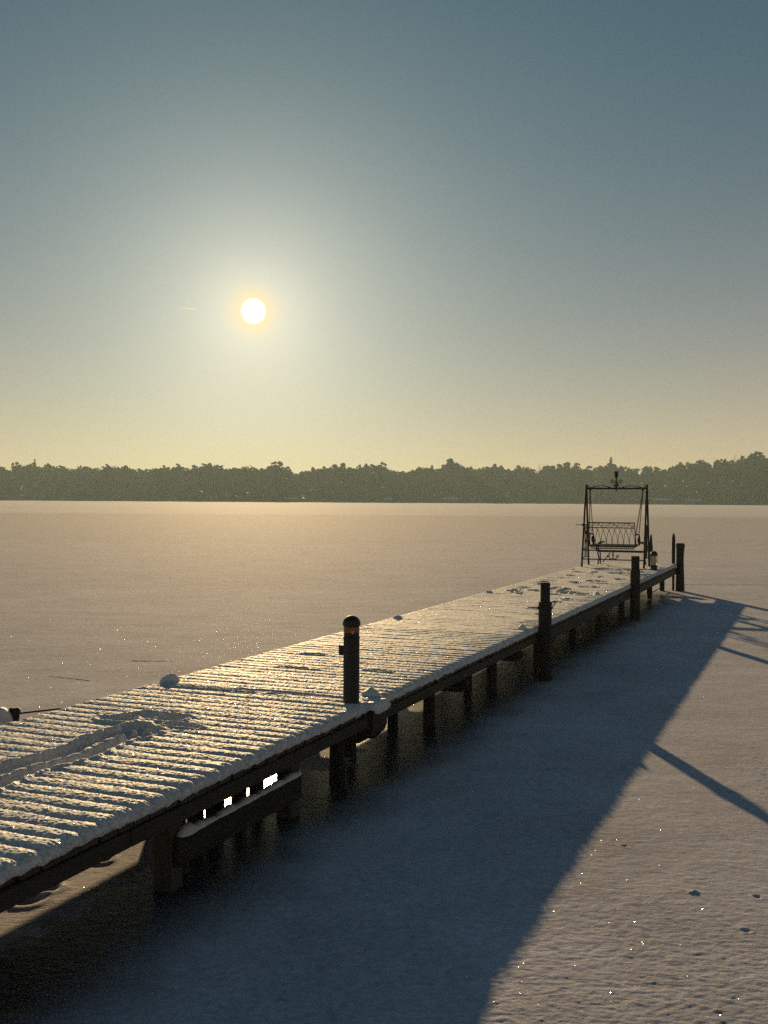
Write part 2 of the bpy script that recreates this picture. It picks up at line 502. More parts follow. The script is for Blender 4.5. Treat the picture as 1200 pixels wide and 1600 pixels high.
ridge('ice_ridge', [(-4.5 + 0.035*k, 14.15 - 0.018*k + 0.015*math.sin(k*1.7)) for k in range(20)], 0.014, 0.006, 3)
ridge('ice_ridge', [(-3.7 + 0.04*k, 15.5 + 0.012*math.sin(k*1.9)) for k in range(16)], 0.010, 0.005, 5)

# ------------------------------------------------------------------ far shore
def shore_y(x):
    return 812 - 95 * sst(90, 330, np.asarray(x, float)) + 9 * np.sin(np.asarray(x, float) * 0.021) - 6 * np.sin(np.asarray(x, float) * 0.057 + 1)
def ground_z(x, y):
    d = y - shore_y(x)
    return np.clip(d * 0.10, -0.6, 1.3) + np.clip(d - 14, 0, 120) * 0.055
bx = np.linspace(-640, 640, 161); bt = np.array([-12, -4, 0, 3, 8, 14, 30, 60, 100, 160, 320])
BX = np.repeat(bx[None, :], len(bt), 0)
BY = shore_y(bx)[None, :] + bt[:, None]
BZ = ground_z(BX, BY) + 0.5 * perlin(BX / 14, BY / 14, 9) * (bt[:, None] > 0)
tag(link('far_bank', grid_mesh('far_bank', np.stack([BX, BY, BZ], -1)), floor_m), kind='structure')

PROF = [(-260,722),(-120,726),(-60,720),(0,722),(15,731),(25,722),(45,722),(54,718),(62,730),(75,720),(95,724),(110,730),(135,725),(150,730),(165,723),(190,723),(205,728),(225,730),(240,728),(275,724),(300,729),(320,722),(338,722),(352,729),(370,726),(390,723),(405,731),(415,724),(430,719),(445,727),(455,732),(465,738),(478,730),(490,729),(505,728),(535,724),(550,729),(565,725),(590,722),(605,727),(615,732),(622,735),(640,732),(650,727),(665,724),(685,729),(703,718),(720,722),(745,728),(760,725),(780,725),(800,731),(812,728),(825,724),(840,734),(848,728),(875,720),(900,725),(925,728),(940,724),(954,716),(965,727),(985,722),(1000,727),(1015,724),(1040,731),(1055,720),(1065,718),(1082,713),(1100,716),(1115,720),(1135,712),(1150,712),(1162,712),(1180,707),(1200,707),(1260,710),(1330,716),(1500,718)]
PX, PY = [a for a, _ in PROF], [b for _, b in PROF]
def skyline_z(x, y):
    px = 600 + F_PX * x / y
    ty = np.interp(px, PX, PY)
    return CAM_H + (776.5 + px * 7 / 1200 - ty) * y / F_PX

def leaf_cloud(centers, radii, per, size, r, flat=0.8):
    C = np.repeat(np.array(centers), per, 0); Rr = np.repeat(np.array(radii), per, 0)
    d = r.normal(size=C.shape); d /= np.linalg.norm(d, axis=1)[:, None]
    c = C + d * Rr * (r.random((len(C), 1)) ** 0.45)
    a = r.normal(size=C.shape); a /= np.linalg.norm(a, axis=1)[:, None]
    b = np.cross(a, r.normal(size=C.shape)); b /= np.linalg.norm(b, axis=1)[:, None]
    s = size * r.uniform(0.5, 1.1, (len(C), 1))
    a, b = a * s, b * s * flat
    return np.stack([c - a - b, c + a - b, c + a + b, c - a + b], 1)

def make_pine(seed, h=1.0):
    """unit tree 20 m tall: bare stem below, uneven clumpy crown above"""
    r = np.random.default_rng(seed); rd = random.Random(seed)
    H = 20.0; cs, rs = [], []
    lean = rd.uniform(-0.6, 0.6)
    tr = MB(); tr.tube([(0, 0, -1), (lean*0.2, 0, 5), (lean*0.6, 0.1, 11), (lean, 0, 18.2)], [0.36, 0.28, 0.2, 0.07], 6)
    w = rd.uniform(2.2, 3.2)
    for k in range(rd.randint(17, 23)):
        t = rd.random() ** 0.8
        z = 5.0 + t * (H - 6.2)
        rad = w * (1.0 if t > 0.35 else 0.72) * (1.15 - 0.75 * max(0, t - 0.55) / 0.45) * rd.uniform(0.25, 1.0)
        an = rd.uniform(0, 6.28)
        c = (lean * t + rad * math.cos(an), rad * math.sin(an), z)
        cs.append(c); q = rd.uniform(0.8, 1.55); rs.append((q * 1.25, q * 1.25, q * 0.75))
        tr.tube([(lean * t * 0.9, 0, max(4, z - 1.4)), c], [0.09, 0.03], 4)
    for k in range(9):
        an = rd.uniform(0, 6.28); t = rd.uniform(0.55, 1.0); rad = w * rd.uniform(0.5, 1.25) * (1.25 - 0.7 * t)
        cs.append((lean * t + rad * math.cos(an), rad * math.sin(an), 5.0 + t * (H - 5.6) + rd.uniform(-0.2, 0.5))); rs.append((0.55, 0.55, 0.4))
    cs.append((lean, 0, H - 0.9)); rs.append((1.0, 1.0, 0.7))
    return leaf_cloud(cs, rs, 60, 0.36, r), tr
def make_broad(seed):
    r = np.random.default_rng(seed); rd = random.Random(seed)
    H = 20.0; cs, rs = [], []
    tr = MB(); tr.tube([(0, 0, -1), (0.1, 0, 6), (0, 0.2, 14)], [0.42, 0.3, 0.1], 6)
    for k in range(34):
        z = 2.5 + (H - 4) * rd.random(); t = (z - 2.5) / (H - 4)
        w = 3.6 * math.sqrt(max(0.05, 1 - (2 * t - 0.85) ** 2 * 0.8))
        an = rd.uniform(0, 6.28); rad = w * rd.uniform(0.2, 1)
        c = (rad * math.cos(an), rad * math.sin(an), z); cs.append(c)
        q = rd.uniform(0.8, 1.5); rs.append((q, q, q * 0.9))
        tr.tube([(0, 0, max(3, z - 2.5)), c], [0.09, 0.025], 4)
    cs.append((0, 0, H - 1)); rs.append((1.2, 1.2, 0.8))
    return leaf_cloud(cs, rs, 40, 0.42, r), tr
def make_spruce(seed):
    r = np.random.default_rng(seed); rd = random.Random(seed)
    H = 20.0; cs, rs = [], []
    tr = MB(); tr.tube([(0, 0, -1), (0, 0, 19.4)], [0.3, 0.04], 6)
    z = 2.5
    while z < H - 0.4:
        w = 3.0 * (1 - z / H) ** 0.85 + 0.12
        for k in range(6):
            an = rd.uniform(0, 6.28); rad = w * rd.uniform(0.55, 1)
            cs.append((rad * math.cos(an) * 0.7, rad * math.sin(an) * 0.7, z - 0.25 * rad)); rs.append((0.5 * w + 0.1, 0.5 * w + 0.1, 0.32))
        z += 0.95
    return leaf_cloud(cs, rs, 9, 0.36, r), tr
def make_bare(seed):
    rd = random.Random(seed); tr = MB(); tw = MB()
    tr.tube([(0, 0, -1), (0.15, 0, 6), (0, 0.1, 9)], [0.4, 0.28, 0.2], 6)
    def br(p, d, L, r, lev):
        e = p + d * L
        (tr if lev < 2 else tw).tube([p, (p + e) / 2 + Vector((rd.uniform(-.1, .1), rd.uniform(-.1, .1), rd.uniform(-.1, .15))) * L, e], [r, r * .75, r * .45], 4 if lev < 2 else 3, cap=False)
        if lev >= 4: return
        for k in range(3 if lev else 4):
            q = (d + Vector((rd.uniform(-.75, .75), rd.uniform(-.75, .75), rd.uniform(-.1, .6)))).normalized()
            br(p + d * L * rd.uniform(0.45, 1.0), q, L * rd.uniform(0.5, 0.75), r * 0.5, lev + 1)
    for k in range(5):
        a = 6.28 * k / 5 + rd.random()
        br(Vector((0.1, 0, rd.uniform(4.5, 9))), Vector((math.cos(a) * 0.55, math.sin(a) * 0.55, 0.95)).normalized(), rd.uniform(4, 5.5), 0.17, 0)
    return tw, tr

def proto(fn, seed, leaf_mat):
    a, tr = fn(seed)
    crown = quads_mesh('crown', a) if isinstance(a, np.ndarray) else a.mesh('crown')
    crown.materials.append(leaf_mat)
    z = max(v.co.z for v in crown.vertices)
    trunk = tr.mesh('trunk', True); trunk.materials.append(bark_m)
    return crown, trunk, z
PINES = [proto(make_pine, 100 + k, pine_m) for k in range(7)]
BROAD = [proto(make_broad, 200 + k, oak_m) for k in range(3)] + [proto(make_broad, 240, pine_m)]
SPRUCE = [proto(make_spruce, 300 + k, pine_m) for k in range(2)]
BARE = [proto(make_bare, 400 + k, bark_m) for k in range(3)]

def plant(name, pr, x, y, top, label, group=None, cat='tree', wide=1.0):
    g0 = float(ground_z(x, y)) - 0.2
    s = max(0.35, (top - g0) / pr[2])
    t = empty(name, (x, y, g0), random.uniform(0, 6.28))
    k = s * wide
    t.scale = (k, k, s)
    link('crown', pr[0], parent=t); link('trunk', pr[1], parent=t)
    return tag(t, label, cat, group)

G = 'trees of the wood along the far shore'
LP = 'dark clumpy pine in the hazy wood across the frozen lake'
LB = 'dense round-crowned tree in the hazy wood across the frozen lake'
def row(off, spacing, lo, hi, pb, seed, x0=-345, x1=345):
    rd = random.Random(seed); x = x0
    while x < x1:
        y = float(shore_y(x)) + off + rd.uniform(-4, 4)
        px = 600 + F_PX * x / y
        if -110 < px < 1310:
            top = float(skyline_z(x, y)) * 1.0
            g0 = float(ground_z(x, y))
            top = g0 + (top - g0) * rd.uniform(lo, hi)
            if rd.random() < pb: plant('round_tree', rd.choice(BROAD), x, y, top, LB, G, wide=rd.uniform(0.85, 1.15))
            else: plant('pine_tree', rd.choice(PINES), x, y, top, LP, G, wide=rd.uniform(0.65, 1.15))
        x += spacing * rd.uniform(0.65, 1.35)
row(30, 5.2, 0.80, 1.05, 0.15, 1)
row(19, 5.8, 0.66, 1.0, 0.3, 2)
row(9, 7.0, 0.45, 0.82, 0.55, 3)

def special(name, pr, px, off, ytop, label, wide=1.0):
    x = (px - 600) / F_PX * 820
    for _ in range(3):
        y = float(shore_y(x)) + off; x = (px - 600) / F_PX * y
    plant(name, pr, x, y, CAM_H + (776.5 + px * 7 / 1200 - ytop) * y / F_PX, label, wide=wide)
special('spruce_tree', SPRUCE[0], 54, 12, 716.5, 'narrow pointed spruce top above the wood at the far left of the shore', 0.8)
special('spruce_tree', SPRUCE[1], 954, 14, 713.5, 'pointed spruce top rising from the wood behind the torch of the swing', 0.95)
special('bare_tree', BARE[0], 430, 10, 716, 'thin leafless tree sticking out of the wood left of the dip in the skyline', 0.8)
special('bare_tree', BARE[1], 1136, 14, 708, 'leafless tree with fanned twigs left of the tallest pine at the right end', 0.9)
special('bare_tree', BARE[2], 1152, 17, 709, 'leafless tree with fanned twigs directly beside the tallest pine at the right end', 0.9)
special('bare_tree', BARE[0], 849, 15, 719, 'thin leafless tree poking out of the wood left of the swing', 0.6)
special('bare_tree', BARE[2], 814, 15, 721, 'small leafless tree top between the round knob of the wood and the swing', 0.6)
special('pine_tree', PINES[2], 703, 12, 715.5, 'pine with a knob-like crown standing above the wood near the middle of the shore', 0.8)
special('pine_tree', PINES[4], 1182, 8, 705, 'tallest broad pine at the right end of the wood', 1.5)

# pale birch stems right at the water's edge
birch_m = wood('birch_bark', (0.30, 0.29, 0.27), (0.55, 0.53, 0.50), grain=(1, 1, 0.4), scale=2)
def birch(seed):
    tw, tr = make_bare(seed)
    return tw, tr
BIRCH = []
for k_ in range(2):
    tw_, tr_m = make_bare(500 + k_)
    cm, tm = tw_.mesh('crown'), tr_m.mesh('trunk', True)
    cm.materials.append(bark_m); tm.materials.append(birch_m)
    BIRCH.append((cm, tm, max(v.co.z for v in cm.vertices)))
for k_, (px, hgt) in enumerate([(494, 751), (497, 755), (731, 744), (737, 748), (1066, 752), (1078, 750), (1118, 749), (1131, 752), (1143, 747), (1152, 751), (1168, 748), (1176, 753)]):
    x = (px - 600) / F_PX * 800
    for _ in range(3):
        y = float(shore_y(x)) + 2.0 + (k_ % 3); x = (px - 600) / F_PX * y
    plant('birch_tree', BIRCH[k_ % 2], x, y, CAM_H + (776.5 + px * 7 / 1200 - hgt) * y / F_PX, 'pale-stemmed bare birch at the water edge before the dark wood', 'birches at the far water edge', wide=0.7)
hut_m = wood('grey_boards', (0.07, 0.065, 0.06), (0.14, 0.13, 0.12), scale=3)
for px, wd, hgt, lab in [(455, 9, 2.2, 'low boathouse with snowy roof on the far shore below the dip in the skyline'), (607, 6, 2.2, 'tiny snow-roofed hut on the far shore near the middle'), (704, 13, 2.8, 'long low boathouse with snowy roof on the far shore below the knobbed pine'), (1036, 13, 3.0, 'snow-roofed boathouse on the far shore just right of the swing'), (1083, 11, 2.4, 'snow-roofed shed on the far shore between the swing and the right border')]:
    x = (px - 600) / F_PX * 800
    for _ in range(3):
        y = float(shore_y(x)) + 1.0; x = (px - 600) / F_PX * y
    hb = tag(empty('boathouse', (x, y, 0.05), random.uniform(-0.3, 0.3)), lab, 'boathouse', 'boathouses on the far shore')
    MB().box(-wd/2, wd/2, -2.2, 2.2, 0, hgt).build('wall', hut_m, hb)
    MB().add([(-wd/2-.4, -2.7, hgt-.2), (wd/2+.4, -2.7, hgt-.2), (wd/2+.4, 2.7, hgt-.2), (-wd/2-.4, 2.7, hgt-.2), (-wd/2-.4, 0, hgt+1.3), (wd/2+.4, 0, hgt+1.3)], [(0, 1, 5, 4), (2, 3, 4, 5), (0, 4, 3), (1, 2, 5), (3, 2, 1, 0)]).build('roof', lump_m, hb)
    MB().box(-0.9, 0.9, -2.26, -2.203, 0.05, hgt - 0.4).build('door', bark_m, hb)

# the inner wood: what fills the view between and behind the trees one can tell apart
r = np.random.default_rng(5)
xs = r.uniform(-470, 470, 9000); off = r.uniform(34, 75, 9000)
yy = shore_y(xs) + off; g0 = ground_z(xs, yy)
top = g0 + (skyline_z(xs, yy) - g0) * 0.87
zz = g0 + (top - g0) * (r.random(9000) ** 0.8) - 0.6
Vw = leaf_cloud(np.stack([xs, yy, zz], 1), np.full((9000, 3), 2.4), 16, 0.85, r)
tag(link('inner_wood', quads_mesh('inner_wood', Vw), pine_m), kind='stuff')
xs = r.uniform(-470, 470, 5200); off = r.uniform(1, 34, 5200)
yy = shore_y(xs) + off; zz = ground_z(xs, yy) + r.random(5200) ** 1.3 * 9.0
Vw = leaf_cloud(np.stack([xs, yy, zz], 1), np.stack([np.full(5200, 1.7), np.full(5200, 1.7), np.full(5200, 1.1)], 1), 12, 0.55, r)
tag(link('undergrowth', quads_mesh('undergrowth', Vw), bush_m), kind='stuff')
xs = r.uniform(-470, 470, 5000); xs = xs[perlin(xs / 26, xs * 0, 3) > -0.1]; k = len(xs)
yy = shore_y(xs) + r.uniform(-5, 2, k); hh = r.uniform(0.7, 1.6, k); wv = r.uniform(0.1, 0.35, k)
Vr = np.stack([np.stack([xs - wv, yy, 0*xs - .05], 1), np.stack([xs + wv, yy, 0*xs - .05], 1), np.stack([xs + wv*.4, yy + .1, hh], 1), np.stack([xs - wv*.2, yy - .1, hh], 1)], 1)
tag(link('reeds', quads_mesh('reeds', Vr), reed_m), kind='stuff')

# ------------------------------------------------------------------ the pier
XR, XL = -3.40, -5.57
ZB = 0.648                                           # top of the boards
Y0, Y1, PITCH = 0.0, 29.05, 0.15
pier = empty('pier', W(0, 0, 0))
tag(pier, 'long wooden plank pier on short posts running out over the frozen lake', 'pier')
nplank = int((Y1 - Y0) / PITCH)
pm = [MB().box(XL + 0.02, XR - 0.025 + dx, 0.006, PITCH - 0.006, ZB - 0.042, ZB, 0.004).mesh('plank') for dx in (0.0, 0.008, -0.006, 0.013)]
for i in range(nplank):
    o = link('plank', pm[random.randrange(4)], board_m, pier, (random.uniform(-.004, .004), Y0 + i * PITCH, random.uniform(-.002, .002)))
ZK = ZB - 0.044
for x0, x1 in ((XR - 0.06, XR + 0.006), (XL + 0.02, XL + 0.09), (-4.75, -4.68), (-4.25, -4.18)):
    y = Y0
    while y < Y1 - 0.1:
        ye = min(y + 4.74, Y1)
        MB().box(x0, x1, y + 0.004, ye - 0.004, ZK - (0.09 if y < 14 else 0.155), ZK, 0.005).build('deck_beam', beam_m, pier)
        y = ye
bents = [1.0, 3.35, 5.72, 8.16, 10.52, 12.84, 15.2, 17.66, 20.0, 22.4, 24.4, 26.55, 28.85]
for i, yb in enumerate(bents):
    ext = {8.16: 0.02, 10.52: 0.03, 12.84: 0.02}.get(yb, -0.22)
    z1 = ZK - (0.107 if yb < 15 else 0.158)
    xe = XR + ext
    mb = MB()
    a, b = yb + 0.075, yb + 0.155
    prof = [(XL + 0.1, z1 - 0.13), (xe - 0.07, z1 - 0.13), (xe, z1 - 0.06), (xe, z1), (XL + 0.1, z1)]
    vs = [(x, a, z) for x, z in prof] + [(x, b, z) for x, z in prof]
    k = len(prof)
    mb.add(vs, [tuple(range(k)), tuple(range(2*k - 1, k - 1, -1))] + [(j, j + k, (j+1) % k + k, (j+1) % k) for j in range(k)][::1])
    mb.build('cross_beam', beam_m, pier)
    for xc in (-3.755, -5.25):
        mb = MB(); rr = 0.066
        pw = random.uniform(-0.008, 0.008)
        mb.lathe([(rr*1.05, -0.05), (rr*1.03, 0.12), (rr, 0.3), (rr*0.98, z1 - 0.002)], (xc + pw, yb, 0), 10, 0.02, i)
        o = mb.build('post', post_m, pier, True)
# extra square post pair that carries the low fender board
for yb in (5.50, 7.10):
    MB().box(-3.735, -3.60, yb - 0.065, yb + 0.065, -0.04, ZK - 0.108, 0.008).build('post', pale_m, pier)
    o = pier.children[-1]
wale = MB().box(-3.594, -3.55, 5.44, 7.10, 0.155, 0.335, 0.006).build('fender_board', beam_m, pier)
# snow lying on the fender board
def snow_strip(y0, y1, xc, z, w, hgt, seed, bigend=True):
    M = 90; K = 9; A = []
    for i in range(M):
        t = i / (M - 1); y = y0 + (y1 - y0) * t
        e = min(1.0, min(t, 1 - t) * 22)
        e = math.sqrt(max(0.0, 1 - (1 - e) ** 2))
        a = 0.75 + 0.55 * float(perlin(np.array(t * 11.0), np.array(0.3), seed)) + 0.3 * float(perlin(np.array(t * 31.0), np.array(4.3), seed))
        if bigend: a += 0.9 * math.exp(-((t - 0.045) / 0.05) ** 2)
        a = max(0.25, a) * e
        A.append([(xc + w * (0.6 + 0.4 * a) * math.cos(math.pi * k / (K - 1)) * (0.3 + 0.7 * e), y, z - 0.004 + hgt * a * math.sin(math.pi * k / (K - 1))) for k in range(K)])
    return grid_mesh('snow', np.array(A))
link('snow', snow_strip(5.46, 7.12, -3.572, 0.335, 0.036, 0.036, 8), lump_m, wale)
for xc, yb in ((-4.03, 6.385), (-4.03, 6.665), (-4.03, 6.99), (-4.03, 7.265), (-4.0, 9.0), (-4.05, 10.2), (-4.0, 12.6)):
    MB().box(xc - 0.045, xc + 0.045, yb - (0.085 if yb == 6.665 else 0.045), yb + 0.045, -0.04, ZK - 0.108, 0.006).build('post', post_m, pier)
# struts between the left-hand posts
MB().box(-5.29, -5.19, 5.8, 8.1, 0.12, 0.30, 0.006).build('fender_board', beam_m, pier)
MB().tube([(-3.76, 26.6, 0.10), (-3.76, 28.8, 0.10)], 0.012, 6).build('tie_rod', iron_m, pier)
# heavy timber end beside the tall lamp, reaching past the edge
stp = MB()
prof = [(-4.3, 0.37), (-3.49, 0.37), (-3.385, 0.43), (-3.36, 0.49), (-3.36, 0.648), (-4.3, 0.648)]
k = len(prof)
vs = [(x, 8.02 + 0.0, z) for x, z in prof] + [(x, 8.33, z) for x, z in prof]
stp.add(vs, [tuple(range(k)), tuple(range(2*k - 1, k - 1, -1))] + [(j, j + k, (j+1) % k + k, (j+1) % k) for j in range(k)])
timber = stp.build('timber_end', beam_m, pier)

# ------------------------------------------------------------------ snow on the deck
yv = np.concatenate([np.arange(0.02, 3.2, 0.03), np.arange(3.2, 8.2, 0.0068), np.arange(8.2, 13.0, 0.011), np.arange(13.0, 29.06, 0.024)])
edge_n = 16
arc = np.linspace(R(125), 0, edge_n)
rad0 = 0.046
xin = np.concatenate([np.linspace(XL + rad0, -5.0, 45)[:-1], np.linspace(-5.0, XR - rad0, 190)])
NYs = len(yv)
cell = np.floor(yv / PITCH)
fr = yv / PITCH - cell
dist = np.minimum(fr, 1 - fr) * PITCH                      # to the nearest gap between boards
gi = np.floor(yv / PITCH + 0.5).astype(int)                # which gap
rg = np.random.default_rng(3).random(gi.max() + 3)
rp = np.random.default_rng(4).random(gi.max() + 3)
def top_height(Xg, Yg):
    D = np.repeat(dist[:, None], Xg.shape[1], 1)
    gg = np.repeat(gi[:, None], Xg.shape[1], 1)
    gapn = 0.35 + 0.6 * rg[gg] + 0.75 * perlin(Xg * 2.6 + gg * 7.3, Yg * 0 + gg * 1.7, 21)
    gapn = np.clip(gapn, 0.08, 1.3) * (0.8 + 1.5 * sst(-3.85, -3.45, Xg + 0.12 * perlin(Yg * 5, Xg, 22)))
    nearfade = 1.0 - 0.35 * sst(9, 20, Yg)
    wob = 0.009 * perlin(Xg * 9, Yg * 9, 5)
    val = np.exp(-((D + wob) / 0.026) ** 2) * 0.0072 * gapn * nearfade
    crown = 0.0045 * (1 - (D / (PITCH / 2) - 1) ** 2)
    pl = 0.004 * (rp[np.repeat(cell.astype(int)[:, None], Xg.shape[1], 1)] - 0.5)
    near_ = 1 - 0.85 * sst(8, 14, Yg)
    gr = 0.0016 * perlin(Xg * 16, Yg * 20, 6) + near_ * (0.0030 * perlin(Xg * 36, Yg * 38, 7) + 0.0034 * perlin(Xg * 66, Yg * 76, 17)) + 0.0035 * perlin(Xg * 3.1, Yg * 4.7, 8)
    H = 0.068 + crown + pl + gr - val
    # dragged trail and the scuffed hollow it ends in
    tx = -4.52 + 0.03 * np.sin(Yg * 7) + 0.010 * (Yg - 5)
    s = Xg - tx + 0.012 * perlin(Xg * 8, Yg * 14, 12)
    m = sst(3.4, 3.8, Yg) * (1 - sst(6.25, 6.5, Yg))
    tr_ = m * np.clip(np.exp(-((s + 0.102) / 0.080) ** 14) + np.exp(-((s - 0.094) / 0.072) ** 14), 0, 1)
    H = H * (1 - tr_) + tr_ * (0.004 + 0.15 * gr)
    H += m * 0.012 * (np.exp(-((s + 0.205) / 0.02) ** 2) + np.exp(-((s - 0.185) / 0.02) ** 2))
    H -= m * 0.003 * np.exp(-((s + 0.006) / 0.02) ** 2)
    for (hx, hy, rx, ry, dp) in [(-4.90, 6.66, 0.15, 0.11, 0.06), (-4.74, 6.86, 0.17, 0.11, 0.06), (-4.52, 6.84, 0.11, 0.13, 0.055), (-4.31, 6.64, 0.14, 0.07, 0.055), (-4.62, 6.50, 0.10, 0.12, 0.06), (-4.44, 6.40, 0.10, 0.10, 0.05), (-4.60, 6.28, 0.13, 0.10, 0.055), (-4.38, 6.22, 0.07, 0.06, 0.04)]:
        q = np.sqrt(((Xg - hx) / rx) ** 2 + ((Yg - hy) / ry) ** 2) + 0.16 * perlin(Xg * 9, Yg * 9, 14)
        pit = 1 - sst(0.88, 1.06, q)
        H = H * (1 - pit) + pit * np.minimum(H, 0.066 - dp + 0.12 * gr) + 0.012 * np.exp(-((q - 1.2) / 0.16) ** 2)
    # foot-marks towards the swing
    rd2 = random.Random(9)
    marks = [(rd2.uniform(-5.2, -3.7), rd2.uniform(18.4, 26.4), rd2.uniform(.05, .13), rd2.uniform(.06, .2)) for _ in range(46)]
    marks += [(-4.05 + .05*k, 16.1 + 0.55*k, .07, .13) for k in range(4)] + [(-3.75, 15.3, .08, .06), (-3.95, 9.55, .12, .035), (-4.35, 9.9, .16, .03), (-4.75, 9.35, .15, .03), (-5.0, 10.3, .12, .05), (-4.9, 8.05, .35, .03), (-4.2, 8.12, .4, .035)]
    for (hx, hy, rx, ry) in marks:
        q = np.sqrt(((Xg - hx) / rx) ** 2 + ((Yg - hy) / ry) ** 2) + 0.4 * perlin(Xg * 11, Yg * 11, 15)
        H -= 0.030 * (1 - sst(0.7, 1.15, q)) - 0.008 * np.exp(-((q - 1.3) / 0.2) ** 2)
    return np.maximum(H, 0.006)
Yg = np.repeat(yv[:, None], len(xin), 1); Xg = np.repeat(xin[None, :], NYs, 0)
Zt = ZB + top_height(Xg, Yg)
lobe = 0.006 + 0.014 * rp[cell.astype(int)] + 0.004 * np.random.default_rng(8).random(NYs)
notch = np.exp(-(dist / 0.020) ** 2) * (0.010 + 0.022 * rg[gi])
def edge_cols(xc, zc, sgn):
    A = []
    for a in arc:
        rr = rad0 + lobe * math.sin(min(a, R(90))) - notch * math.sin(min(a, R(90)))
        rx = np.full(NYs, xc) + sgn * math.sin(a) * rr
        drop = (1 - math.cos(a)) * (rad0 * 0.88 + 0.2 * lobe)
        ry = yv
        j = 0.006 * perlin(yv * 24 + a * 3, yv * 0 + a * 6 + (3 if sgn > 0 else 9), 31) + 0.003 * perlin(yv * 60, yv * 0 + a * 14, 33)
        rx = rx + sgn * j * math.sin(a)
        A.append(np.stack([rx, ry, zc - drop + 0.5 * j], -1))
    return np.stack(A, 1)
Rc = edge_cols(XR - rad0, Zt[:, -1], 1)[:, ::-1][:, 1:]
Lc = edge_cols(XL + rad0, Zt[:, 0], -1)[:, :-1]
DS = np.concatenate([Lc, np.stack([Xg, Yg, Zt], -1), Rc], 1)
# close both ends down to the boards
e0 = DS[:1].copy(); e0[..., 2] = ZB - 0.002; e1 = DS[-1:].copy(); e1[..., 2] = ZB - 0.002
DS = np.concatenate([e0, DS, e1], 0)
ds = link('deck_snow', grid_mesh('deck_snow', DS), snow_m, rz=TH)
tag(ds, kind='stuff')

# ------------------------------------------------------------------ lumps, cleats
def blob(name, sx_, sy_, sz_, seed, m, parent, loc=(0, 0, 0), rough=0.20):
    A = []
    for i in range(13):
        th = math.pi / 2 * (1 - i / 12)
        rowp = []
        for k in range(25):
            ph = 2 * math.pi * (k % 24) / 24
            d = (math.cos(ph) * math.cos(th), math.sin(ph) * math.cos(th), math.sin(th))
            q = 1 + rough * float(perlin(np.array(d[0] * 1.3 + seed * 3.1), np.array(d[1] * 1.3 + d[2] * 1.1), seed)) + 0.18 * rough * float(perlin(np.array(d[0] * 5.1 + seed), np.array(d[1] * 5.1 + d[2] * 4.0), seed + 3)) + 0.30 * max(0.0, 0.25 - d[2])
            rowp.append((loc[0] + d[0] * sx_ * q, loc[1] + d[1] * sy_ * q, loc[2] + d[2] * sz_ * q - 0.004))
        A.append(rowp)
    return link(name, grid_mesh(name, np.array(A)[::-1]), m, parent)
def cleat(x, y, label, w=0.10, l=0.10, h=0.10, seed=1, z=ZB):
    t = tag(empty('mooring_cleat', W(x, y, z)), label, 'cleat', 'snow-capped cleats along the pier edges')
    mb = MB(); mb.tube([(0, -l*0.8, h*0.45), (0, -l*0.3, h*0.52), (0, l*0.3, h*0.52), (0, l*0.8, h*0.45)], [0.012, 0.017, 0.017, 0.012], 8)
    mb.tube([(0, -l*0.28, 0), (0, -l*0.28, h*0.5)], 0.014, 8); mb.tube([(0, l*0.28, 0), (0, l*0.28, h*0.5)], 0.014, 8)
    mb.build('cleat_body', iron_m, t, True)
    blob('snow_cap', w, l, h, seed, lump_m, t)
    return t
cleat(-5.46, 8.2, 'biggest snow-covered cleat on the left edge, level with the near lamp', 0.105, 0.12, 0.135, 2)
cleat(-5.46, 13.9, 'snow-covered cleat on the left edge just right of the lamp top', 0.10, 0.11, 0.11, 3)
cleat(-5.46, 18.45, 'snow-covered cleat on the left edge half way to the swing', 0.10, 0.11, 0.105, 4)
cleat(-5.42, 25.4, 'snow-covered cleat on the left edge close to the swing leg', 0.10, 0.11, 0.095, 5)
cleat(-3.52, 13.45, 'snow-covered cleat on the right edge left of the ringed mooring post', 0.08, 0.09, 0.12, 6)
cleat(-3.60, 18.9, 'snow-covered cleat on the right edge between two mooring posts', 0.08, 0.10, 0.12, 7)
cleat(-3.52, 26.75, 'small cleat on the deck right of the short grey lamp', 0.03, 0.05, 0.12, 9)
# snow heaped on the timber end by the lamp
A = []
for i in range(30):
    t = i / 29; y = 8.0 + 0.36 * t
    e = math.sqrt(max(0, 1 - (2 * t - 1) ** 6))
    rowp = []
    for k in range(22):
        s = k / 21; x = -3.62 + 0.265 * min(1, s * 1.25); zz_ = 0.655 + 0.06 * e
        if s > 0.8: a = (s - 0.8) / 0.2; zz_ -= 0.10 * a * e; x = -3.355 + 0.022 * math.sin(a * 2.6)
        rowp.append((x + 0.006 * math.sin(i * 1.3 + k), y, zz_ + 0.010 * float(perlin(np.array(x * 12), np.array(y * 12), 44))))
    A.append(rowp)
sh = link('snow', grid_mesh('snow', np.array(A)), lump_m, timber)
t = tag(empty('snow_lump', W(-3.53, 8.36, ZB + 0.045)), 'snow lump on the deck edge right behind the tall lamp', 'snow')
blob('lump', 0.085, 0.08, 0.085, 12, lump_m, t)
